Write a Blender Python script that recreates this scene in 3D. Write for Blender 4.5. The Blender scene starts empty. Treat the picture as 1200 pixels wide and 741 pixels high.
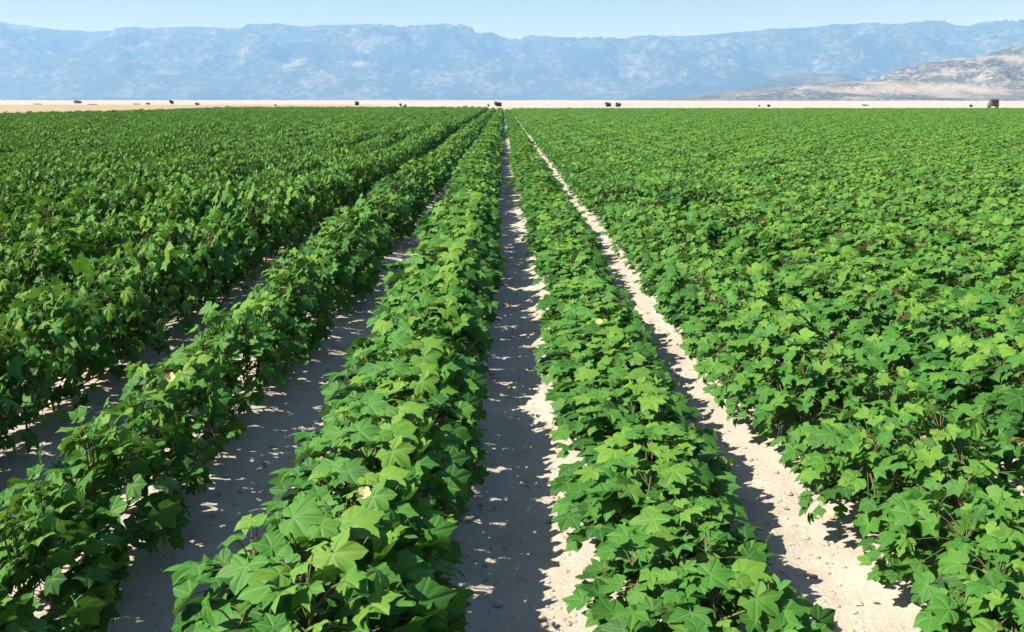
import bpy, math, random
import numpy as np
from mathutils import Matrix, Vector

S = bpy.context.scene
col = S.collection
R = math.radians

# ------------------------------------------------------------------ camera
CAM_H = 1.5
PITCH = math.degrees(math.atan((370.5 - 117.5) / 1039.0))
cam_d = bpy.data.cameras.new('camera')
cam_d.sensor_width = 36.0
cam_d.lens = 36.0 * 1039.0 / 1200.0
cam_d.clip_start = 0.05
cam_d.clip_end = 60000.0
cam = bpy.data.objects.new('camera', cam_d)
cam.location = (0, 0, CAM_H)
cam.rotation_euler = (R(90 - PITCH), 0, R(-0.55))
col.objects.link(cam)
S.camera = cam

# ------------------------------------------------------------------ sky, sun, exposure
SUN_EL = 44.0
SUN_AZ = (-0.94, -0.34)            # horizontal direction towards the sun: left, a little behind
world = bpy.data.worlds.new('World')
S.world = world
world.use_nodes = True
wn = world.node_tree.nodes
wl = world.node_tree.links
wn.clear()
wo = wn.new('ShaderNodeOutputWorld')
wb = wn.new('ShaderNodeBackground')
ws = wn.new('ShaderNodeTexSky')
ws.sky_type = 'NISHITA'
ws.sun_disc = False
ws.sun_elevation = R(SUN_EL)
ws.sun_rotation = math.atan2(SUN_AZ[0], SUN_AZ[1])
ws.air_density = 1.0
ws.dust_density = 1.2
ws.ozone_density = 1.5
wb.inputs['Strength'].default_value = 0.05
wl.new(ws.outputs[0], wb.inputs['Color'])
wl.new(wb.outputs[0], wo.inputs['Surface'])

sun_d = bpy.data.lights.new('sun', 'SUN')
sun_d.energy = 5.0
sun_d.angle = R(0.53)
sun_d.color = (1.0, 0.955, 0.88)
sun = bpy.data.objects.new('sun', sun_d)
h = math.cos(R(SUN_EL)) / math.hypot(*SUN_AZ)
SUN_V = Vector((SUN_AZ[0] * h, SUN_AZ[1] * h, math.sin(R(SUN_EL))))
sun.rotation_euler = SUN_V.to_track_quat('Z', 'Y').to_euler()
sun.location = (-30, -12, 40)
col.objects.link(sun)

S.view_settings.view_transform = 'Standard'
S.view_settings.look = 'None'
S.view_settings.gamma = 1.0
S.view_settings.exposure = 0.92
S.view_settings.use_curve_mapping = False
S.render.engine = 'CYCLES'
S.cycles.max_bounces = 8
S.cycles.diffuse_bounces = 1
S.cycles.transmission_bounces = 4
S.cycles.volume_bounces = 1
S.cycles.use_denoising = True

# ------------------------------------------------------------------ helpers
rng = random.Random(11)
np_rng = np.random.default_rng(5)


def tag(o, label=None, cat=None, group=None, kind=None):
    if label: o['label'] = label
    if cat: o['category'] = cat
    if group: o['group'] = group
    if kind: o['kind'] = kind
    return o


def mesh_from(name, verts, faces, mat=None, smooth=False, attrs=None):
    me = bpy.data.meshes.new(name)
    me.from_pydata([tuple(v) for v in verts], [], faces)
    if mat: me.materials.append(mat)
    if smooth:
        me.polygons.foreach_set('use_smooth', [True] * len(me.polygons))
    for k, vals in (attrs or {}).items():
        a = me.attributes.new(k, 'FLOAT', 'POINT')
        a.data.foreach_set('value', np.asarray(vals, dtype=np.float32))
    me.update()
    return me


def obj(name, me, parent=None):
    o = bpy.data.objects.new(name, me)
    col.objects.link(o)
    if parent: o.parent = parent
    return o


def empty(name, loc, rz=0.0, scale=1.0):
    o = bpy.data.objects.new(name, None)
    o.empty_display_size = 0.1
    o.location = loc
    o.rotation_euler = (0, 0, rz)
    o.scale = scale if isinstance(scale, tuple) else (scale,) * 3
    col.objects.link(o)
    return o


class Nodes:
    """small wrapper for building node materials"""
    def __init__(self, name):
        self.m = bpy.data.materials.new(name)
        self.m.use_nodes = True
        self.t = self.m.node_tree
        self.t.nodes.clear()
        self.out = self.t.nodes.new('ShaderNodeOutputMaterial')

    def n(self, kind, props=None, **ins):
        nd = self.t.nodes.new('ShaderNode' + kind)
        for k, v in (props or {}).items(): setattr(nd, k, v)
        for k, v in ins.items():
            self.set(nd, k.replace('_', ' '), v)
        return nd

    def set(self, nd, key, v):
        key = int(key[1:]) if key[0] == 'i' and key[1:].isdigit() else key
        s = nd.inputs[key]
        if isinstance(v, bpy.types.NodeSocket): self.t.links.new(v, s)
        elif isinstance(v, bpy.types.Node): self.t.links.new(v.outputs[0], s)
        else: s.default_value = v

    def math(self, op, a, b=0.0, c=0.0, clamp=False):
        return self.n('Math', {'operation': op, 'use_clamp': clamp}, i0=a, i1=b, i2=c).outputs[0]

    def noise(self, vec, scale, detail=4.0, rough=0.55):
        return self.n('TexNoise', None, Vector=vec, Scale=scale, Detail=detail, Roughness=rough).outputs[0]

    def ramp(self, fac, lo, hi):
        return self.n('MapRange', {'clamp': True, 'interpolation_type': 'SMOOTHSTEP'}, Value=fac, From_Min=lo, From_Max=hi).outputs[0]

    def mix(self, fac, a, b):
        nd = self.n('Mix', {'data_type': 'RGBA'})
        self.set(nd, 'i0', fac)
        for i, v in ((6, a), (7, b)):
            if isinstance(v, tuple): nd.inputs[i].default_value = (*v, 1.0)
            else: self.t.links.new(v, nd.inputs[i])
        return nd.outputs[2]

    def link(self, shader, bump=None):
        self.t.links.new(shader.outputs[0], self.out.inputs['Surface'])
        return self.m


def principled(N, color, rough=0.6, spec=0.3, normal=None):
    p = N.n('BsdfPrincipled')
    if isinstance(color, tuple): p.inputs['Base Color'].default_value = (*color, 1)
    else: N.t.links.new(color, p.inputs['Base Color'])
    p.inputs['Roughness'].default_value = rough
    p.inputs['Specular IOR Level'].default_value = spec
    if normal is not None: N.t.links.new(normal, p.inputs['Normal'])
    return p


def plain_mat(name, color, rough=0.6, spec=0.3, var=0.15, scale=6.0, metallic=0.0):
    N = Nodes(name)
    tc = N.n('TexCoord').outputs['Object']
    f = N.noise(tc, scale)
    dark = tuple(c * (1 - var) for c in color)
    lite = tuple(min(1, c * (1 + var)) for c in color)
    p = principled(N, N.mix(f, dark, lite), rough, spec)
    p.inputs['Metallic'].default_value = metallic
    return N.link(p)


# value noise in numpy for the terrain
def vnoise(x, y, seed=0):
    xi = np.floor(x).astype(np.int64); yi = np.floor(y).astype(np.int64)
    xf = x - xi; yf = y - yi
    u = xf * xf * (3 - 2 * xf); v = yf * yf * (3 - 2 * yf)
    def hsh(a, b):
        n = (a * 374761393 + b * 668265263 + seed * 982451653) & 0x7fffffff
        n = ((n ^ (n >> 13)) * 1274126177) & 0x7fffffff
        return ((n ^ (n >> 16)) & 0xffff) / 65535.0
    a = hsh(xi, yi); b = hsh(xi + 1, yi); c = hsh(xi, yi + 1); d = hsh(xi + 1, yi + 1)
    return a + (b - a) * u + (c - a) * v + (a - b - c + d) * u * v


def fbm(x, y, oct=4, seed=0, gain=0.5):
    s = 0.0; a = 1.0; t = 0.0
    for i in range(oct):
        s = s + a * vnoise(x, y, seed + i); t += a
        x = x * 2.03 + 17.1; y = y * 2.03 + 9.7; a *= gain
    return s / t


# ------------------------------------------------------------------ field layout (metres)
ROW = 0.90
ROW_C = -0.383                       # the row whose shadow falls on the middle furrow
FIELD_LEFT, FIELD_RIGHT, FIELD_END = -34.2, 96.0, 119.0


def ground_z(x, y):
    x = np.asarray(x, dtype=float); y = np.asarray(y, dtype=float)
    inside = np.clip((FIELD_END + 3 - y) / 3, 0, 1) * np.clip((x - FIELD_LEFT + 1) / 1, 0, 1) * np.clip((FIELD_RIGHT + 5 - x) / 5, 0, 1)
    z = 0.022 * np.cos(2 * np.pi * (x - ROW_C) / ROW)
    z = z + 0.035 * (fbm(x * 2.2, y * 1.6, 3, 3) - 0.5) + 0.016 * (fbm(x * 11, y * 11, 3, 8) - 0.5)
    return z * inside


# ------------------------------------------------------------------ ground sheet
def soil_material():
    N = Nodes('pale_silt_soil')
    pos = N.n('NewGeometry').outputs['Position']
    sep = N.n('SeparateXYZ', None, Vector=pos)
    X, Y = sep.outputs[0], sep.outputs[1]
    big = N.noise(pos, 0.9, 4)
    mid = N.noise(pos, 6.0, 5, 0.6)
    fine = N.noise(pos, 55.0, 5, 0.7)
    grain = N.noise(pos, 260.0, 3, 0.6)
    c = N.mix(N.ramp(big, 0.3, 0.7), (0.465, 0.42, 0.36), (0.54, 0.50, 0.44))
    c = N.mix(N.math('MULTIPLY', N.ramp(mid, 0.46, 0.72), 0.55), c, (0.42, 0.35, 0.27))
    c = N.mix(N.math('MULTIPLY', N.ramp(fine, 0.5, 0.75), 0.35), c, (0.70, 0.62, 0.50))
    c = N.mix(N.math('MULTIPLY', N.ramp(grain, 0.62, 0.75), 0.4), c, (0.30, 0.23, 0.17))
    # stubble land beyond the left edge of the crop and the pale dry plain further out
    warp = N.math('MULTIPLY', N.math('SUBTRACT', N.noise(pos, 0.02, 3), 0.5), 60.0)
    patch = N.noise(N.n('Mapping', None, Vector=pos, Scale=(0.012, 0.05, 1)).outputs[0], 1.0, 5, 0.6)
    plain = N.mix(N.ramp(patch, 0.35, 0.7), (0.48, 0.455, 0.425), (0.38, 0.355, 0.315))
    streak = N.noise(N.n('Mapping', None, Vector=pos, Scale=(0.03, 0.12, 1)).outputs[0], 1.0, 6, 0.7)
    stub = N.mix(N.ramp(streak, 0.35, 0.68), (0.43, 0.355, 0.255), (0.32, 0.25, 0.165))
    verge = N.ramp(N.math('ADD', Y, N.math('MULTIPLY', warp, 0.5)), 200.0, 150.0)
    plain = N.mix(N.math('MULTIPLY', verge, N.ramp(streak, 0.3, 0.6)), plain, (0.27, 0.25, 0.18))
    m_plain = N.ramp(N.math('ADD', Y, warp), 300.0, 345.0)
    m_left = N.ramp(N.math('ADD', X, N.math('MULTIPLY', warp, 0.15)), FIELD_LEFT - 0.2, FIELD_LEFT - 1.6)
    m_far = N.ramp(Y, FIELD_END + 0.5, FIELD_END + 6)
    c = N.mix(m_far, c, plain)
    c = N.mix(N.math('MULTIPLY', m_left, N.math('SUBTRACT', 1.0, m_plain)), c, stub)
    c = N.mix(N.math('MULTIPLY', m_left, m_plain), c, plain)
    # relief: crumbs and crust cracks, both finer than the mesh
    vor = N.n('TexVoronoi', {'feature': 'DISTANCE_TO_EDGE'}, Vector=pos, Scale=9.0, Randomness=1.0).outputs['Distance']
    crack = N.math('MULTIPLY', N.ramp(vor, 0.0, 0.06), 0.07)
    hgt = N.math('ADD', N.math('ADD', N.math('MULTIPLY', fine, 1.0), N.math('MULTIPLY', grain, 0.3)), crack)
    b = N.n('Bump', None, Strength=0.55, Distance=0.02, Height=hgt).outputs[0]
    return N.link(principled(N, c, 0.95, 0.08, b))


def axis(fine_lo, fine_hi, step, far_lo, far_hi, grow=1.16):
    a = list(np.arange(fine_lo, fine_hi + 1e-6, step))
    s = step; v = a[-1]
    while v < far_hi:
        s *= grow; v += s; a.append(min(v, far_hi))
    s = step; v = a[0]; lo = []
    while v > far_lo:
        s *= grow; v -= s; lo.append(max(v, far_lo))
    return np.array(lo[::-1] + a)


xs = axis(-3.6, 3.4, 0.025, -14500, 14500, 1.12)
ys = axis(1.6, 9.0, 0.03, -1500, 14500, 1.10)
gx, gy = np.meshgrid(xs, ys)
gz = ground_z(gx, gy)
nx, ny = len(xs), len(ys)
gv = np.stack([gx, gy, gz], -1).reshape(-1, 3)
ii = np.arange(nx * ny).reshape(ny, nx)
gf = np.stack([ii[:-1, :-1], ii[:-1, 1:], ii[1:, 1:], ii[1:, :-1]], -1).reshape(-1, 4)


def grid_mesh(name, v, f, mat):
    me = bpy.data.meshes.new(name)
    me.vertices.add(len(v)); me.vertices.foreach_set('co', v.astype(np.float32).ravel())
    me.loops.add(f.size); me.loops.foreach_set('vertex_index', f.astype(np.int32).ravel())
    me.polygons.add(len(f))
    me.polygons.foreach_set('loop_start', np.arange(0, f.size, 4, dtype=np.int32))
    me.polygons.foreach_set('use_smooth', np.ones(len(f), dtype=bool))
    me.materials.append(mat)
    me.update(calc_edges=True); me.validate()
    return me


tag(obj('ground', grid_mesh('ground', gv, gf, soil_material())), 'pale dry silt soil of the field and the flat plain behind', kind='structure')


# ------------------------------------------------------------------ mountains and hills
def rock_material(name, scrub, rock, scale, lo, hi, spots=(), grey=None):
    N = Nodes(name)
    pos = N.n('NewGeometry').outputs['Position']
    st = N.n('Mapping', None, Vector=pos, Scale=(1, 0.6, 1.6)).outputs[0]
    a = N.noise(st, scale, 8, 0.62)
    b = N.noise(st, scale * 7.0, 6, 0.72)
    f = N.math('ADD', N.math('MULTIPLY', a, 0.40), N.math('MULTIPLY', b, 0.60))
    c = N.mix(N.ramp(f, lo, hi), scrub, rock)
    if grey:
        c = N.mix(N.math('MULTIPLY', N.ramp(N.noise(st, scale * 14, 4, 0.7), 0.5, 0.62), 0.6), c, grey)
    for (x, z, rx, rz, colr) in spots:          # bare scree, quarry cuts and tracks
        mp = N.n('Mapping', {'vector_type': 'POINT'}, Vector=pos, Location=(-x / rx, 0, -z / rz), Scale=(1 / rx, 0, 1 / rz)).outputs[0]
        d = N.n('VectorMath', {'operation': 'LENGTH'})
        N.t.links.new(mp, d.inputs[0])
        dd = N.math('ADD', d.outputs['Value'], N.math('MULTIPLY', N.math('SUBTRACT', b, 0.5), 6.0))
        c = N.mix(N.math('MULTIPLY', N.ramp(dd, 1.1, 0.35), 0.62), c, colr)
    return N.link(principled(N, c, 0.95, 0.05))


def ridge(name, label, knots, Yc, depth_front, depth_back, x_lo, x_hi, nxg, nyg, mat, seed, rough, lobes):
    """mountain ridge: crest profile along X at distance Yc, slopes to the plain in front and behind"""
    kx = np.array([k[0] for k in knots]); kz = np.array([k[1] for k in knots])
    x = np.linspace(x_lo, x_hi, nxg)
    y = np.concatenate([np.linspace(Yc - depth_front, Yc, nyg), np.linspace(Yc, Yc + depth_back, nyg // 3)[1:]])
    X, Y = np.meshgrid(x, y)
    crest = np.interp(x, kx, kz)[None, :] * np.ones_like(X)
    t = np.where(Y <= Yc, (Y - (Yc - depth_front)) / depth_front, 1 - (Y - Yc) / depth_back)
    t = np.clip(t, 0, 1)
    wav = (fbm(X / lobes, Y / lobes, 3, seed) - 0.5)
    tt = np.clip(t + wav * 0.55 * np.sin(np.pi * t), 0, 1)
    prof = tt * tt * (3 - 2 * tt) * 0.55 + tt * 0.45
    rg = 1 - np.abs(2 * fbm(X / (lobes * 0.45), Y / (lobes * 0.6), 5, seed + 9, 0.55) - 1)
    Z = crest * prof
    Z = Z * (1 + rough * (rg - 0.72) * np.sin(np.pi * np.clip(t, 0, 1)) * 2.0)
    Z = Z + crest * 0.03 * (fbm(X / (lobes * .12), Y / (lobes * .12), 3, seed + 30) - 0.5) * t
    Z = np.where(t <= 0, -3.0, Z - 2.0 * (1 - t))
    v = np.stack([X, Y, Z], -1).reshape(-1, 3)
    n = len(y)
    idx = np.arange(nxg * n).reshape(n, nxg)
    f = np.stack([idx[:-1, :-1], idx[:-1, 1:], idx[1:, 1:], idx[1:, :-1]], -1).reshape(-1, 4)
    return tag(obj(name, grid_mesh(name, v, f, mat)), label, kind='structure')


def sky_line(pts, Y):
    return [((x - 590) / 1039.0 * Y * 1.03, (117.5 - y) / 1039.0 * Y * 1.005) for x, y in pts]


MY = 11000.0
main_pts = [(-900, 44), (-600, 30), (-380, 24), (-200, 33), (-100, 22), (0, 28), (50, 36), (100, 41), (150, 43.5), (200, 40), (250, 38.5), (300, 40),
            (350, 37.5), (420, 36.5), (450, 38), (500, 39), (550, 42), (570, 46), (600, 52), (640, 53), (680, 52.5),
            (720, 51), (760, 48), (800, 47), (850, 43), (900, 40), (940, 38), (1000, 40), (1050, 36), (1100, 37),
            (1150, 34), (1200, 32), (1300, 26), (1450, 35), (1700, 28), (2000, 40)]
PALE = (0.24, 0.23, 0.21)
mk = MY / 1039.0


def spot(px, py, rx, ry, c=PALE, Y=MY * 0.85):
    return ((px - 590) / 1039.0 * Y, (117.5 - py) / 1039.0 * Y, rx / 1039.0 * Y, ry / 1039.0 * Y, c)


main_spots = [s_ for s_ in [spot(363, 80, 13, 8), spot(430, 78, 22, 4), spot(160, 54, 28, 3), spot(210, 87, 20, 3),
              spot(475, 95, 18, 8), spot(150, 104, 42, 9), spot(545, 100, 25, 8), spot(640, 76, 20, 4), spot(1015, 73, 14, 4)]][:4]
ridge('mountain_range', 'long blue hazy mountain range behind the plain', sky_line(main_pts, MY), MY, 3200, 2500, -14000, 14000, 700, 110,
      rock_material('mountain_scrub_rock', (0.018, 0.024, 0.024), (0.135, 0.130, 0.124), 0.0024, 0.48, 0.60, main_spots),
      21, 0.52, 1500.0)
HY = 6000.0
mid_pts = [(700, 118), (800, 112), (850, 105), (890, 94), (920, 89), (945, 88), (970, 92), (1000, 97), (1060, 106), (1150, 116), (1300, 119)]
ridge('distant_knoll', 'bluish rounded knoll between the grey hill and the mountains', sky_line(mid_pts, HY), HY, 900, 900, sky_line([(690, 0)], HY)[0][0], sky_line([(1310, 0)], HY)[0][0], 160, 40,
      rock_material('knoll_scrub', (0.045, 0.055, 0.042), (0.20, 0.19, 0.165), 0.003, 0.46, 0.68), 40, 0.25, 420.0)
NY = 3300.0
near_pts = [(740, 119), (800, 114), (850, 108), (900, 102), (950, 98), (990, 96), (1015, 95), (1040, 85), (1080, 75), (1120, 70), (1150, 65), (1180, 55),
            (1200, 50), (1260, 38), (1340, 30), (1450, 38), (1600, 24), (1800, 40), (2100, 90), (2300, 118)]
near_spots = [spot(1075, 104, 60, 9, (0.44, 0.375, 0.31), NY * .85), spot(1180, 70, 18, 7, (0.38, 0.35, 0.32), NY * .9), spot(1010, 106, 40, 5, (0.42, 0.36, 0.30), NY * .83)]
ridge('rocky_hill', 'grey and tan rocky hill rising behind the plain', sky_line(near_pts, NY), NY, 1000, 700, sky_line([(735, 0)], NY)[0][0], sky_line([(2310, 0)], NY)[0][0], 420, 110,
      rock_material('hill_grey_rock', (0.055, 0.062, 0.055), (0.30, 0.285, 0.268), 0.009, 0.46, 0.58, near_spots, (0.16, 0.15, 0.135)), 63, 0.55, 300.0)


# ------------------------------------------------------------------ cotton leaves
def leaf_material():
    N = Nodes('cotton_leaf')
    vein = N.n('Attribute', {'attribute_name': 'vein'}).outputs['Fac']
    tint = N.n('Attribute', {'attribute_name': 'tint'}).outputs['Fac']
    rnd = N.n('ObjectInfo').outputs['Random']
    t = N.math('ADD', N.math('MULTIPLY', N.math('SUBTRACT', rnd, 0.5), 0.5), tint, clamp=True)
    pos = N.n('NewGeometry').outputs['Position']
    mot = N.noise(pos, 38.0, 3)
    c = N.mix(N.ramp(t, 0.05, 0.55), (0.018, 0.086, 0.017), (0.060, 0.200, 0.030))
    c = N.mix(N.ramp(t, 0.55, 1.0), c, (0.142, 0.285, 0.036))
    c = N.mix(N.math('MULTIPLY', N.ramp(mot, 0.4, 0.75), 0.25), c, (0.036, 0.145, 0.038))
    patch = N.noise(pos, 0.35, 3)
    c = N.mix(N.math('MULTIPLY', N.ramp(patch, 0.45, 0.7), 0.20), c, (0.095, 0.225, 0.032))
    c = N.mix(N.math('MULTIPLY', N.ramp(tint, 1.3, 1.6), N.ramp(mot, .3, .6)), c, (0.24, 0.23, 0.045))
    c = N.mix(N.math('MULTIPLY', N.ramp(vein, 0.030, 0.008), 0.38), c, (0.19, 0.33, 0.085))
    bmp = N.n('Bump', None, Strength=0.35, Distance=0.004, Height=N.math('ADD', N.ramp(vein, 0.0, 0.10), N.math('MULTIPLY', mot, 0.6))).outputs[0]
    p = principled(N, c, 0.56, 0.24, bmp)
    tr = N.n('BsdfTranslucent')
    N.t.links.new(N.mix(0.55, c, (0.17, 0.37, 0.03)), tr.inputs['Color'])
    mx = N.n('MixShader', None, Fac=0.22)
    N.t.links.new(p.outputs[0], mx.inputs[1]); N.t.links.new(tr.outputs[0], mx.inputs[2])
    return N.link(mx)


LEAF = leaf_material()
N_ = Nodes('cotton_stem')
_f = N_.noise(N_.n('NewGeometry').outputs['Position'], 14.0)
STEM = N_.link(principled(N_, N_.mix(N_.ramp(_f, 0.35, 0.65), (0.10, 0.17, 0.05), (0.17, 0.10, 0.06)), 0.6, 0.25))
PETAL = plain_mat('cotton_petal', (0.60, 0.52, 0.24), 0.6, 0.2, 0.12, 30)
DRY = plain_mat('dry_leaf', (0.34, 0.25, 0.155), 0.8, 0.1, 0.35, 25)


def leaf_geo(lobe_depth, droop, fold, cup, twist, wob, seed, hi=False):
    """palmate blade: base at origin, tip along +Y, normal +Z. Returns verts, faces, vein distance"""
    r_ = random.Random(seed)
    half = [(0, 1.06, True), (14, 0.84, False), (28, 0.66 - lobe_depth, False), (42, 0.80, False), (54, 0.97, True), (69, 0.74, False),
            (86, 0.62 - lobe_depth * 0.7, False), (102, 0.66, False), (113, 0.68, True), (139, 0.54, False), (164, 0.40, False)]
    ang = [(-a, r, v) for a, r, v in half[:0:-1]] + list(half)
    pts = [(a + (0 if v else r_.uniform(-3, 3)), r * (1 + r_.uniform(-wob, wob)), v, r_.uniform(-.07, .07)) for a, r, v in ang]
    if hi:      # the same outline with an extra, slightly bulging point between each pair
        fine = []
        for p, q in zip(pts[:-1], pts[1:]):
            fine += [p, ((p[0] + q[0]) / 2, (p[1] + q[1]) / 2 * (0.985 if p[2] or q[2] else 1.03), False, (p[3] + q[3]) / 2)]
        pts = fine + [pts[-1]]
    veins = [-113, -54, 0, 54, 113]
    V = [(0.0, 0.0, 0.0)]; D = [0.0]; F = []
    n = len(pts)
    for ring, fr in ((0, 0.52), (1, 1.0)):
        for (a, r, isv, wz) in pts:
            rr = r * fr
            x, y = math.sin(R(a)) * rr, math.cos(R(a)) * rr
            near = min(veins, key=lambda q: abs(q - a))
            d = abs(math.sin(R(a - near))) * rr
            z = -droop * (rr ** 2) + fold * d * (1.4 * d * 0.9 + 0.12) - (0.10 * max(0, rr - 0.75) if isv else 0) + twist * x * y
            z += cup * abs(x) + wz * fr * fr
            V.append((x, y, z)); D.append(d)
    for i in range(n - 1):
        F.append((0, 1 + i + 1, 1 + i))
        F.append((1 + i, 1 + i + 1, 1 + n + i + 1, 1 + n + i))
    return V, F, D


LEAF_ARGS = [(0.00, 0.20, 0.26, .20, 0.10, 0.06, 1), (0.05, 0.32, 0.34, .12, -0.20, 0.07, 2), (0.09, -0.10, 0.36, .38, 0.22, 0.08, 3),
             (0.02, 0.42, 0.20, -.06, -0.12, 0.07, 4), (0.07, 0.05, 0.30, .55, -0.18, 0.08, 5), (-0.02, 0.26, 0.28, .05, 0.28, 0.07, 6),
             (-0.11, 0.36, 0.30, .15, -0.25, 0.10, 7), (0.13, 0.30, 0.34, .30, 0.15, 0.12, 8)]
LEAF_SHAPES = [leaf_geo(*a) for a in LEAF_ARGS]
TINTS = (0.15, 0.42, 0.62, 0.92, 1.8)      # the last: a yellowing old leaf
LEAF_MESH = {}
for si, la in enumerate(LEAF_ARGS):
    V, F, D = leaf_geo(*la, hi=True)
    for ti, tv in enumerate(TINTS):
        LEAF_MESH[si, ti] = mesh_from('cotton_leaf', V, F, LEAF, True, {'vein': D, 'tint': [tv] * len(V)})


def tube(V, F, pts, r0, r1, k=4):
    """tapered tube along pts"""
    b0 = len(V)
    for i, p in enumerate(pts):
        p = Vector(p)
        d = (Vector(pts[min(i + 1, len(pts) - 1)]) - Vector(pts[max(i - 1, 0)])).normalized()
        s = d.cross(Vector((0.31, 0.95, 0.02))).normalized(); u = d.cross(s)
        r = r0 + (r1 - r0) * i / (len(pts) - 1)
        for j in range(k):
            a = 2 * math.pi * j / k
            V.append(tuple(p + s * (math.cos(a) * r) + u * (math.sin(a) * r)))
    for i in range(len(pts) - 1):
        for j in range(k):
            a = b0 + i * k + j; b = b0 + i * k + (j + 1) % k
            F.append((a, b, b + k, a + k))


def make_variant(seed, W, L, Hh, nleaf, sparse=False, dome=.55, lf=1.0):
    """one cotton plant: list of leaf (shape, tint, matrix) and a stem mesh; W half width across, L half length along the row"""
    q = random.Random(seed)
    leaves = []; V = []; F = []
    lean = (q.uniform(-.05, .05), q.uniform(-.04, .04))
    stem = [(lean[0] * t * t * .6, lean[1] * t * t * .6, -0.03 + (Hh * 0.80 + 0.03) * t) for t in (0, .2, .4, .6, .8, 1)]
    tube(V, F, stem, 0.0085, 0.0035, 5)
    branches = []
    for i in range(6):
        a = i * 2.4 + q.uniform(-.5, .5); z0 = Hh * (0.10 + 0.10 * i)
        ln = (1 - i * 0.10) * q.uniform(.6, .85)
        e = Vector((math.cos(a) * W * ln, math.sin(a) * L * ln, z0 + Hh * q.uniform(.16, .34)))
        s0 = Vector((0, 0, z0)); m_ = (s0 + e) / 2 + Vector((0, 0, -.015))
        tube(V, F, [s0, m_, e], 0.0042, 0.0022, 4)
        branches.append((s0, m_, e))
    for i in range(nleaf):
        fr = i / nleaf
        a = i * 2.39996 + q.uniform(-.5, .5)
        r = math.sqrt(q.random()) ** (0.85)
        if i < 5: r *= 0.35
        zt = Hh * (1.0 - dome * r ** 2.2)
        depth = q.random() ** 2.2
        z = zt * (1 - depth * (0.78 if not sparse else 0.6)) + q.uniform(-.02, .03)
        if r > 0.6 and q.random() < 0.45: z = zt * q.uniform(.35, .8)
        p = Vector((math.cos(a) * W * r + lean[0] * .4, math.sin(a) * L * r, max(z, .06)))
        young = (z > Hh * 0.82)
        sz = lf * q.triangular(0.032, 0.078, 0.055) * (0.72 if young and q.random() < .5 else 1.0) * (0.85 if z < .4 * Hh else 1)
        out = Vector((math.cos(a) * .8 + q.gauss(0, .4), math.sin(a) + q.gauss(0, .4), 0)).normalized()
        pit = R(q.gauss(-4 + 22 * r, 22))
        ax = (out * math.cos(pit) + Vector((0, 0, -math.sin(pit)))).normalized()
        up = Vector((q.gauss(-.50, .30), q.gauss(-.20, .30), 1.0)).normalized()
        side = ax.cross(up).normalized(); nrm = side.cross(ax).normalized()
        base = p - ax * sz * 0.35
        M = Matrix(((side.x, ax.x, nrm.x, base.x), (side.y, ax.y, nrm.y, base.y), (side.z, ax.z, nrm.z, base.z), (0, 0, 0, 1))) @ Matrix.Diagonal((sz * q.uniform(.84, 1.14), sz, sz * q.uniform(.7, 1.3), 1))
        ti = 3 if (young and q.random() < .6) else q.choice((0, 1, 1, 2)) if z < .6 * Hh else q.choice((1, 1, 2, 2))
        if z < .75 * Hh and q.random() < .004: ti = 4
        leaves.append((q.randrange(8), ti, M))
        # petiole from the nearest of stem and branches
        zc = max(0.03, base.z - q.uniform(.05, .10))
        cand = [Vector((lean[0] * (zc / Hh) ** 2 * .6, lean[1] * (zc / Hh) ** 2 * .6, min(zc, Hh * .88)))] + [m for _, m, _ in branches] + [e for _, _, e in branches]
        att = min(cand, key=lambda c: (c - base).length + (0.05 if c.z > base.z else 0))
        mid = (att + base) / 2 + Vector((0, 0, .012))
        tube(V, F, [att, mid, base], 0.0022, 0.0014, 3)
    return leaves, mesh_from('cotton_stem', V, F, STEM, True)


def joined_variant(leaves, stem_me, seed):
    q = random.Random(seed)
    V = [tuple(v.co) for v in stem_me.vertices]; F = [tuple(p.vertices) for p in stem_me.polygons]
    mi = [1] * len(F); vein = [1.0] * len(V); tint = [0.0] * len(V)
    for si, ti, M in leaves:
        LV, LF, LD = LEAF_SHAPES[si]
        b = len(V); tv = TINTS[ti] if ti == 4 else min(1, max(0, TINTS[ti] + q.uniform(-.22, .22)))
        V += [tuple(M @ Vector(v)) for v in LV]; F += [tuple(b + i for i in f) for f in LF]
        mi += [0] * len(LF); vein += LD; tint += [tv] * len(LV)
    me = mesh_from('cotton_plant_mesh', V, F, LEAF, True, {'vein': vein, 'tint': tint})
    me.materials.append(STEM)
    me.polygons.foreach_set('material_index', mi)
    return me


NARROW = [make_variant(100 + i, 0.285, 0.20, 0.43, 112, False) for i in range(6)]
WIDE = [make_variant(200 + i, 0.47, 0.22, 0.45, 154, False, .38) for i in range(7)]
SPARSE = [make_variant(300 + i, 0.28, 0.19, 0.46, 90, True) for i in range(4)]
VARIANTS = NARROW + WIDE + SPARSE
# the plants further off: the same build, leafier
CROP_VARIANTS = [make_variant(400 + i, 0.285, 0.20, 0.43, 150, False, .55, .86) for i in range(6)] + [make_variant(500 + i, 0.47, 0.22, 0.45, 205, False, .38, .86) for i in range(7)] + \
    [make_variant(600 + i, 0.28, 0.19, 0.46, 115, True, .55, .88) for i in range(4)]
N0, W0, S0 = 0, len(NARROW), len(NARROW) + len(WIDE)

# ------------------------------------------------------------------ where the plants stand
n_left = int((ROW_C - FIELD_LEFT) / ROW); n_right = int((FIELD_RIGHT - ROW_C) / ROW)


def row_shift(k, y):
    """the rows are not ruled lines: small drifts of the drill"""
    n = min(1, max(0, (8 - y) / 4.5))
    return {0: -.035, 1: .03, 2: .06 - .07 * n, -1: -.05 * n, -2: -.05}.get(k, 0)


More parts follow.
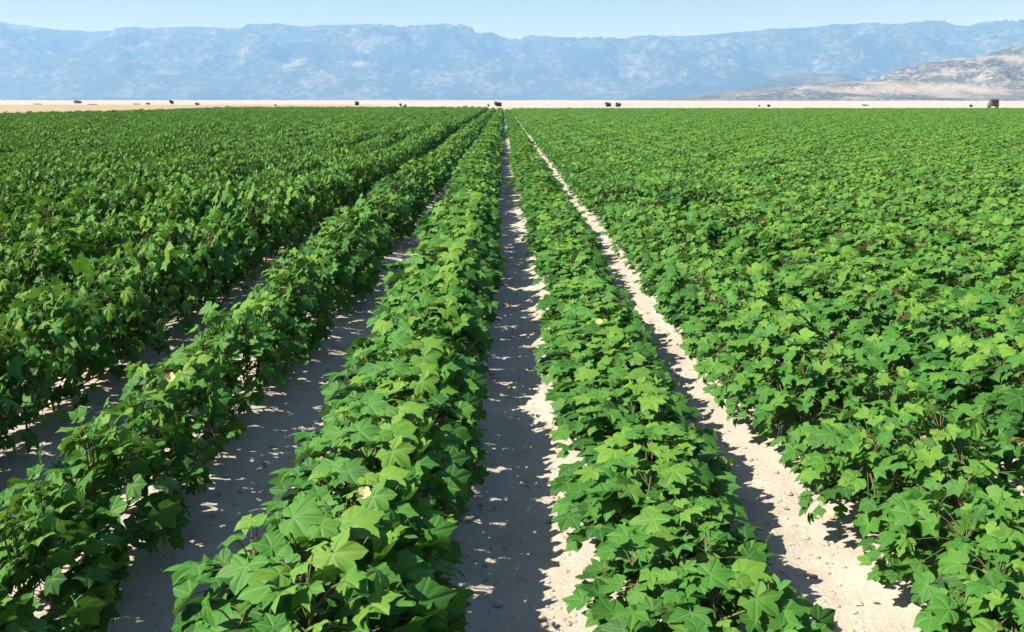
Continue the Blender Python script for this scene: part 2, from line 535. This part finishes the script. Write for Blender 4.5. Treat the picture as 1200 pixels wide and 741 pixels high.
plants = []      # x, y, variant, scale xyz, rot, row
for k in range(-n_left, n_right + 1):
    x0 = ROW_C + k * ROW
    q = random.Random(5000 + k)
    y = 0.2 + q.uniform(0, .2)
    ph = q.uniform(0, 6.28)
    row_end = FIELD_END + q.uniform(-.9, .9)
    while y < row_end:
        x = x0 + row_shift(k, y) + 0.025 * math.sin(y * .35 + ph) + q.gauss(0, .022)
        if abs(x) < 0.66 * y + 6.0:
            if k == 0: v, sc = N0 + q.randrange(6), (1.10, 1, 1.0 + .13 * min(1, max(0, (y - 3) / 4)))
            elif k == 1: v, sc = N0 + q.randrange(6), (1.03, 1, 0.73)
            elif k == -1: v, sc = S0 + q.randrange(4), (.80 + .15 * min(1, max(0, (y - 2.5) / 4)), 1, 1.02 + .13 * min(1, max(0, (y - 2.5) / 4)))
            elif k == -2: v, sc = W0 + q.randrange(7), (.73, 1, 1.28)
            elif k < -2: v, sc = W0 + q.randrange(7), (.73, 1, 1.28)
            elif k == 2: v, sc = W0 + q.randrange(7), (.84, 1, .92)
            else: v, sc = W0 + q.randrange(7), (1.06, 1, 0.98)
            s = q.gauss(1.0, .085 if k < 3 else .055) + (.16 if k < 3 else .12) * (float(vnoise(np.array([x * .45]), np.array([y * .45]), 71)[0]) - .5)
            if -1 <= k <= 2: sc = (sc[0] * (1 + .17 * min(1, max(0, (y - 5) / 9))), sc[1], sc[2])
            if k == -1:
                for (a, b) in ((8.2, 9.1), (12.4, 13.3), (21.5, 23.0), (33, 34.6)):
                    if a < y < b: s *= .55
                if y > 14 or q.random() < (.75 if y > 3.4 else .8): v = N0 + q.randrange(6)
            if k in (2, 3) and 9.6 < y < 10.6: s *= .72
            if q.random() < .012: s *= .65
            s = max(.5, s)
            plants.append((x, y, v, (sc[0] * s, sc[1] * s, sc[2] * s), q.uniform(-.38, .38), k))
        y += q.uniform(.20, .29) if k != -1 else q.uniform(.23, .33)

P = np.array([(p[0], p[1]) for p in plants])
PZ = ground_z(P[:, 0], P[:, 1])
# which plants the photograph's field of view holds, nearest first
cp, sp = math.cos(R(PITCH)), math.sin(R(PITCH)); yaw = R(0.55)
order = []
for i, (x, y, v, sc, rz, k) in enumerate(plants):
    xr = x * math.cos(yaw) - y * math.sin(yaw); yr = x * math.sin(yaw) + y * math.cos(yaw)
    hh = CAM_H - 0.30
    d = yr * cp + hh * sp
    u = xr / d * 1039; vv = (hh * cp - yr * sp) / d * 1039
    rad = 0.22 / d * 1039
    if d > 0.4 and abs(u) < 600 + rad and -370 < vv < 370 + rad * 1.2:
        order.append((d, i))
order.sort()
near = set(i for _, i in order[:300])

ROW_LABEL = {
    0: ('bushy green cotton plant in the row that shades half the middle furrow', 'cotton plants of the row shading the middle furrow'),
    1: ('low broad-leaved cotton plant in the row between the two sunlit sandy furrows', 'cotton plants between the two sandy furrows'),
    -1: ('thin cotton plant in the ragged row with bare soil showing between its stems', 'cotton plants of the ragged thin row'),
    -2: ('thick cotton plant next to the ragged thin row, across a dark shaded furrow', 'cotton plants across the dark furrow'),
    2: ('cotton plant at the edge of the closed canopy, bordering the sunlit sandy furrow', 'cotton plants bordering the closed canopy'),
}
LEFT_LABEL = ('thick cotton plant in the rows parted by narrow dark gaps, behind the ragged row', 'cotton plants in the rows parted by dark gaps')
RIGHT_LABEL = ('cotton plant inside the closed canopy where the rows have merged', 'cotton plants inside the closed canopy')

# cotton flowers of the few plants that bloom: (row, y)
def flower_mesh():
    V = []; F = []
    for i in range(5):
        a = i * 2 * math.pi / 5
        c, s = math.cos(a), math.sin(a)
        b = len(V)
        for (u, w, z) in ((0, 0, 0), (.016, -.014, .018), (.034, -.016, .03), (.042, 0, .036), (.034, .016, .03), (.016, .014, .018)):
            V.append((u * c - w * s, u * s + w * c, z))
        F.append(tuple(range(b, b + 6)))
    return mesh_from('cotton_flower', V, F, PETAL, True)


FLOWER = flower_mesh()
blooms = [(0, 2.35, (0.08, -0.14, .425), 'pale cream flower among the leaves'), (-1, 3.1, (0.08, -0.10, .44), 'pale cream flower among the leaves'),
          (1, 4.6, (-0.02, -0.08, .445), 'pale cream flower among the leaves')]
bloom_of = {}
for (k, yy, off, lb) in blooms:
    c = [i for i in near if plants[i][5] == k]
    bloom_of[min(c, key=lambda i: abs(plants[i][1] - yy))] = (off, lb)
BLOOM_LABEL = {0: 'bushy cotton plant with a cream flower, beside the shaded half of the middle furrow',
               -1: 'thin cotton plant with a cream flower in the ragged row',
               1: 'low cotton plant with a cream flower between the two sandy furrows'}

for d, i in order[:300]:
    x, y, v, sc, rz, k = plants[i]
    root = empty('cotton_plant', (x, y, float(PZ[i])), rz, sc)
    lab, grp = ROW_LABEL.get(k, LEFT_LABEL if k < 0 else RIGHT_LABEL)
    if i in bloom_of: lab = BLOOM_LABEL[k]
    tag(root, lab, 'cotton plant', grp)
    leaves, stem_me = VARIANTS[v]
    obj('stem', stem_me, root)
    for (si, ti, M) in leaves:
        lf = bpy.data.objects.new('leaf', LEAF_MESH[si, ti])
        lf.parent = root
        lf.matrix_basis = M
        col.objects.link(lf)
    if i in bloom_of:
        fl = obj('flower', FLOWER, root); fl.location = bloom_of[i][0]; fl['label'] = bloom_of[i][1]
        fl.rotation_euler = (R(35), 0, 0); fl.scale = (.5, .5, .5)

# the rest of the crop: one object, plants set out by geometry nodes
rest = [i for i in range(len(plants)) if i not in near]
me = bpy.data.meshes.new('cotton_crop')
me.vertices.add(len(rest))
me.vertices.foreach_set('co', np.array([(plants[i][0], plants[i][1], PZ[i]) for i in rest], dtype=np.float32).ravel())
a = me.attributes.new('variant', 'INT', 'POINT'); a.data.foreach_set('value', np.array([plants[i][2] for i in rest], dtype=np.int32))
a = me.attributes.new('size', 'FLOAT_VECTOR', 'POINT'); a.data.foreach_set('vector', np.array([plants[i][3] for i in rest], dtype=np.float32).ravel())
a = me.attributes.new('turn', 'FLOAT_VECTOR', 'POINT'); a.data.foreach_set('vector', np.array([(0, 0, plants[i][4]) for i in rest], dtype=np.float32).ravel())
crop = tag(obj('cotton_crop', me), 'green cotton crop filling the field in long rows to its far edge', 'crop', kind='stuff')
gt = bpy.data.node_groups.new('crop_layout', 'GeometryNodeTree')
gt.interface.new_socket('Geometry', in_out='INPUT', socket_type='NodeSocketGeometry')
gt.interface.new_socket('Geometry', in_out='OUTPUT', socket_type='NodeSocketGeometry')
gi = gt.nodes.new('NodeGroupInput'); go = gt.nodes.new('NodeGroupOutput')
jn = gt.nodes.new('GeometryNodeJoinGeometry')


def named(name, typ):
    n = gt.nodes.new('GeometryNodeInputNamedAttribute'); n.data_type = typ; n.inputs[0].default_value = name
    return n.outputs[0]


vi, szs, trn = named('variant', 'INT'), named('size', 'FLOAT_VECTOR'), named('turn', 'FLOAT_VECTOR')
for vidx, (leaves, stem_me) in enumerate(CROP_VARIANTS):
    src = bpy.data.objects.new('cotton_plant_source', joined_variant(leaves, stem_me, 900 + vidx))
    oi = gt.nodes.new('GeometryNodeObjectInfo'); oi.inputs['Object'].default_value = src
    cmp_ = gt.nodes.new('FunctionNodeCompare'); cmp_.data_type = 'INT'; cmp_.operation = 'EQUAL'
    gt.links.new(vi, cmp_.inputs[2]); cmp_.inputs[3].default_value = vidx
    ip = gt.nodes.new('GeometryNodeInstanceOnPoints')
    gt.links.new(gi.outputs[0], ip.inputs['Points']); gt.links.new(cmp_.outputs[0], ip.inputs['Selection'])
    gt.links.new(oi.outputs['Geometry'], ip.inputs['Instance'])
    gt.links.new(trn, ip.inputs['Rotation']); gt.links.new(szs, ip.inputs['Scale'])
    gt.links.new(ip.outputs[0], jn.inputs[0])
gt.links.new(jn.outputs[0], go.inputs[0])
md = crop.modifiers.new('crop_layout', 'NODES'); md.node_group = gt

# ------------------------------------------------------------------ crumbs of soil and litter in the furrows
def scatter_clods():
    q = random.Random(77)
    V = []; F = []
    ico_v = [(0, 0, 1), (.9, 0, .35), (.28, .85, .35), (-.72, .53, .35), (-.72, -.53, .35), (.28, -.85, .35), (0, 0, -.5)]
    ico_f = [(0, 1, 2), (0, 2, 3), (0, 3, 4), (0, 4, 5), (0, 5, 1), (6, 2, 1), (6, 3, 2), (6, 4, 3), (6, 5, 4), (6, 1, 5)]
    pts = []
    for _ in range(5200):
        k = q.choice((-1, -1, 0, 0, 0, 1, 1, 1, -2, -3))
        x = ROW_C + (k + .5) * ROW + q.gauss(0, .17)
        y = 1.6 + 11 * q.random() ** 1.5
        s = min(.022, .0035 + q.expovariate(1 / .0035))
        pts.append((x, y, s))
    z = ground_z([p[0] for p in pts], [p[1] for p in pts])
    for (x, y, s), zz in zip(pts, z):
        b = len(V); a = q.uniform(0, 6.28); ca, sa = math.cos(a), math.sin(a)
        sx, sy, sz = s * q.uniform(.7, 1.3), s * q.uniform(.7, 1.3), s * q.uniform(.5, .9)
        for (u, v, w) in ico_v:
            u *= sx * q.uniform(.8, 1.2); v *= sy * q.uniform(.8, 1.2)
            V.append((x + u * ca - v * sa, y + u * sa + v * ca, zz + w * sz))
        F += [tuple(b + i for i in f) for f in ico_f]
    return mesh_from('soil_clods', V, F, None)


cm = scatter_clods()
N2 = Nodes('soil_clod')
pp = N2.n('NewGeometry').outputs['Position']
cm.materials.append(N2.link(principled(N2, N2.mix(N2.ramp(N2.noise(pp, 7.0), .35, .65), (0.36, 0.285, 0.205), (0.58, 0.49, 0.375)), .95, .08)))
tag(obj('soil_clods', cm), 'small crumbs of dry soil lying in the furrows', 'soil crumbs', kind='stuff')


def scatter_litter():
    q = random.Random(99)
    V = []; F = []; pts = []
    for _ in range(200):
        k = q.choice((-2, -1, -1, -1, 0, 0, 1, 1))
        pts.append((ROW_C + (k + .5) * ROW + q.choice((-1, 1)) * abs(q.gauss(.22, .09)), 1.7 + 9 * q.random() ** 1.4, q.uniform(.005, .015)))
    z = ground_z([p[0] for p in pts], [p[1] for p in pts])
    for (x, y, s_), zz in zip(pts, z):
        b = len(V); a = q.uniform(0, 6.28); n = 7
        V.append((x, y, zz + .004))
        for j in range(n):
            t = a + j * 2 * math.pi / n; r = s_ * q.uniform(.55, 1.2)
            V.append((x + math.cos(t) * r, y + math.sin(t) * r * .8, zz + .003 + q.uniform(.0, .6) * s_))
        F += [(b, b + 1 + j, b + 1 + (j + 1) % n) for j in range(n)]
    return mesh_from('dry_leaf_litter', V, F, DRY)


tag(obj('dry_leaf_litter', scatter_litter()), 'curled brown scraps of dead leaf lying along the furrows', 'leaf litter', kind='stuff')

# ------------------------------------------------------------------ shrubs and small trees on the plain
SHRUB = []
for nm, a_, b_ in (('dark_shrub_leaf', (0.022, 0.028, 0.022), (0.06, 0.062, 0.05)), ('dry_shrub_leaf', (0.10, 0.085, 0.065), (0.20, 0.165, 0.12))):
    Nn = Nodes(nm)
    SHRUB.append(Nn.link(principled(Nn, Nn.mix(Nn.n('ObjectInfo').outputs['Random'] if False else Nn.noise(Nn.n('NewGeometry').outputs['Position'], 2.5), a_, b_), .8, .1)))
BARK = plain_mat('shrub_bark', (0.07, 0.055, 0.045), .9, .1)


def shrub(px, dist, w, hgt, label, seed, dry=False, lean=0.0, trunk=0.02, name='shrub', cat='shrub', lobes=4):
    q = random.Random(seed)
    X = (px - 590) / 1039.0 * dist
    root = empty(name, (X, dist, 0), 0)
    hgt *= .78
    V = []; F = []
    th = hgt * trunk
    top = Vector((lean * .5, 0, hgt * .6))
    tube(V, F, [(0, 0, -.1), (lean * .15, 0, th), top], .05 * hgt, .015 * hgt, 6)
    for i in range(5):
        a = i * 1.26
        tube(V, F, [(lean * .2, 0, th * .8 + .03 * i), (math.cos(a) * w * .3 + lean * .6, math.sin(a) * w * .3, hgt * q.uniform(.5, .8))], .022 * hgt, .006 * hgt, 4)
    obj('trunk', mesh_from('shrub_trunk', V, F, BARK), root)
    V = []; F = []
    cen = []
    for i in range(lobes):
        t = (i + .5) / lobes
        cen.append((Vector(((t - .5) * w * .75 + lean * q.uniform(.5, 1), q.uniform(-.2, .2) * w, th + (hgt - th) * (q.uniform(.34, .52) if i else .62))), w * q.uniform(.24, .36), (hgt - th) * q.uniform(.32, .42)))
    if trunk < .1:
        cen += [(Vector(((j - 1) * w * .27 + lean * .3, q.uniform(-.1, .1), hgt * .22)), w * .26, hgt * .24) for j in range(3)]
    for i in range(1000):
        c, rw, rh = q.choice(cen)
        d = Vector((q.gauss(0, 1), q.gauss(0, 1), q.gauss(0, 1))).normalized() * (q.random() ** .4)
        p = c + Vector((d.x * rw, d.y * rw, d.z * rh))
        if p.z < .02: p.z = .02 + q.random() * .05
        s = q.uniform(.06, .13) * hgt
        u = Vector((q.gauss(0, 1), q.gauss(0, 1), q.gauss(0, 1))).normalized(); v = u.orthogonal().normalized()
        b = len(V)
        V += [tuple(p + u * s), tuple(p + v * s * .5), tuple(p - u * s * .8), tuple(p - v * s * .5)]
        F.append((b, b + 1, b + 2, b + 3))
    obj('crown', mesh_from('shrub_crown', V, F, SHRUB[1 if dry else 0]), root)
    return tag(root, label, cat, 'shrubs scattered on the pale plain')


shrub(107.5, 430, 3.6, 2.2, 'wide grey-brown domed shrub on the pale plain beyond the tan stubble', 1, True, lobes=5)
shrub(124, 290, 3.4, .55, 'low flat tuft of dry brush near the grey-brown domed shrub', 2, True)
shrub(62, 320, 3.2, .6, 'low dry brush on the stubble far from the other shrubs', 3, True)
shrub(174, 320, 2.8, .6, 'low dry brush touching a small dark shrub', 4, True)
shrub(187, 315, 1.2, .95, 'small dark shrub at the end of a strip of low dry brush', 5)
shrub(212.5, 300, 1.2, 1.95, 'upright dark little tree with a leaning top on the plain', 6, lean=.35, trunk=.2, name='small_tree', cat='tree', lobes=3)
shrub(242.5, 290, 1.2, 1.05, 'round near-black shrub between the upright little tree and the crop', 7)
shrub(331, 240, .6, .6, 'tiny dark shrub alone at the tan edge of the crop', 8)
shrub(423.5, 270, 1.1, 1.7, 'dark compact bush taller than wide behind the crop', 9)
shrub(473, 240, .6, 1.0, 'small dark bush, the rounder of a close pair', 10)
shrub(478.5, 205, .5, .8, 'small dark bush, the narrower of a close pair', 11)
shrub(585, 225, 1.7, 1.75, 'largest dark bush behind the crop at the end of the middle furrow', 12, lean=-.35, lobes=5)
shrub(573, 190, .4, .95, 'thin dark sapling beside the largest dark bush', 13, trunk=.3, name='sapling', cat='tree', lobes=2)
shrub(710.5, 215, 1.25, 1.45, 'broader of two dark bushes standing close together', 14, lean=-.25)
shrub(720.5, 210, 1.1, 1.35, 'thinner ragged one of two dark bushes standing close together', 15, lean=.3, lobes=3)
shrub(893.5, 205, .65, .85, 'small dark bush in front of the low end of the rocky hill', 16)
shrub(883, 215, .45, .6, 'very small dull bush beside a slightly bigger dark bush', 17)
shrub(1004, 240, 1.8, .7, 'low dull brush in front of the pale rocky slope', 18, True)
shrub(1126, 200, .65, .85, 'little dark bush close to the parked vehicle', 19)

# ------------------------------------------------------------------ vehicle at the far edge of the crop
BODY = plain_mat('vehicle_body', (0.10, 0.08, 0.07), .45, .5, .12, 2)
DARK = plain_mat('vehicle_dark_trim', (0.015, 0.015, 0.015), .6, .3)
GLASS = plain_mat('vehicle_window', (0.012, 0.014, 0.016), .08, .6, .05)
RIM = plain_mat('wheel_rim', (0.35, 0.35, 0.34), .35, .5, .1, 4, .6)
LAMP = plain_mat('tail_lamp', (0.30, 0.02, 0.015), .3, .5)


def box(x0, x1, y0, y1, z0, z1, taper=(0, 0, 0, 0)):
    a, b, c, d = taper
    V = [(x0, y0, z0), (x1, y0, z0), (x1, y1, z0), (x0, y1, z0), (x0 + a, y0 + c, z1), (x1 - b, y0 + c, z1), (x1 - b, y1 - d, z1), (x0 + a, y1 - d, z1)]
    return V, [(3, 2, 1, 0), (4, 5, 6, 7), (0, 1, 5, 4), (1, 2, 6, 5), (2, 3, 7, 6), (3, 0, 4, 7)]


def part(name, boxes, mat, parent, bevel=0.03):
    V = []; F = []
    for bv, bf in boxes:
        b = len(V); V += bv; F += [tuple(b + i for i in f) for f in bf]
    o = obj(name, mesh_from(name, V, F, mat), parent)
    if bevel:
        m = o.modifiers.new('bevel', 'BEVEL'); m.width = bevel; m.segments = 2
    return o


VD = 172.0
veh = empty('parked_vehicle', ((1151.5 - 590) / 1039.0 * VD, VD, 0.0), R(-20))
veh.scale = (.86, .86, .86)
tag(veh, 'boxy dark brown off-road vehicle parked at the far edge of the crop', 'vehicle')
bd = part('body', [box(-.85, .85, -2.0, 2.0, .45, 1.12), box(-.80, .80, -1.95, .75, 1.12, 1.90, (.09, .09, .06, .35))], BODY, veh, .05)
part('roof_rack', [box(-.6, .6, -1.7, .2, 1.93, 1.98)], DARK, veh, .01)
part('rear_window', [box(-.60, .60, -1.985, -1.90, 1.22, 1.75)], GLASS, veh, .01)
for s in (-1, 1):
    part('side_window', [box(s * .79 - .03, s * .79 + .03, -1.6, -.45, 1.22, 1.70)], GLASS, veh, .01)
    part('side_window', [box(s * .79 - .03, s * .79 + .03, -.35, .40, 1.22, 1.66)], GLASS, veh, .01)
    part('tail_light', [box(s * .70 - .07, s * .70 + .07, -2.03, -1.98, .78, 1.02)], LAMP, veh, .008)
part('bumper', [box(-.82, .82, -2.14, -2.0, .42, .66)], DARK, veh, .03)
part('spare_wheel_cover', [box(-.32, .32, -2.16, -2.0, .68, 1.25)], DARK, veh, .06)


def wheel(x, y):
    V = []; F = []
    n = 20
    for sx in (-.11, .11):
        for r in (.37, .22):
            for i in range(n):
                a = 2 * math.pi * i / n
                V.append((sx, math.cos(a) * r, math.sin(a) * r))
    for i in range(n):
        j = (i + 1) % n
        F += [(i, j, n + j, n + i), (2 * n + j, 2 * n + i, 3 * n + i, 3 * n + j), (i, 2 * n + i, 2 * n + j, j)]
    t = obj('wheel', mesh_from('tyre', V, F, DARK), veh); t.location = (x, y, .37)
    V = [(sx, math.cos(2 * math.pi * i / n) * .225, math.sin(2 * math.pi * i / n) * .225) for sx in (-.09, .09) for i in range(n)]
    F = [tuple(range(n)), tuple(range(2 * n - 1, n - 1, -1))] + [(i, n + i, n + (i + 1) % n, (i + 1) % n) for i in range(n)]
    obj('rim', mesh_from('rim', V, F, RIM), t)


for sx in (-.76, .76):
    for sy in (-1.3, 1.3): wheel(sx, sy)

# ------------------------------------------------------------------ the air
Nh = bpy.data.materials.new('haze_air')
Nh.use_nodes = True
t_ = Nh.node_tree
t_.nodes.clear()
o_ = t_.nodes.new('ShaderNodeOutputMaterial')
pv = t_.nodes.new('ShaderNodeVolumePrincipled')
pv.inputs['Color'].default_value = (0.22, 0.48, 1.0, 1)
pv.inputs['Absorption Color'].default_value = (1, 1, 1, 1)
pv.inputs['Density'].default_value = 1.2e-4
pv.inputs['Anisotropy'].default_value = 0.0
t_.links.new(pv.outputs[0], o_.inputs['Volume'])
top = 1.06 * max(v[1] for v in sky_line(main_pts, MY)) + 40
hv, hf = box(-15000, 15000, -2000, 15000, -8, top)
tag(obj('haze', mesh_from('haze', hv, hf, Nh)), 'pale blue haze in front of the mountains', kind='stuff')
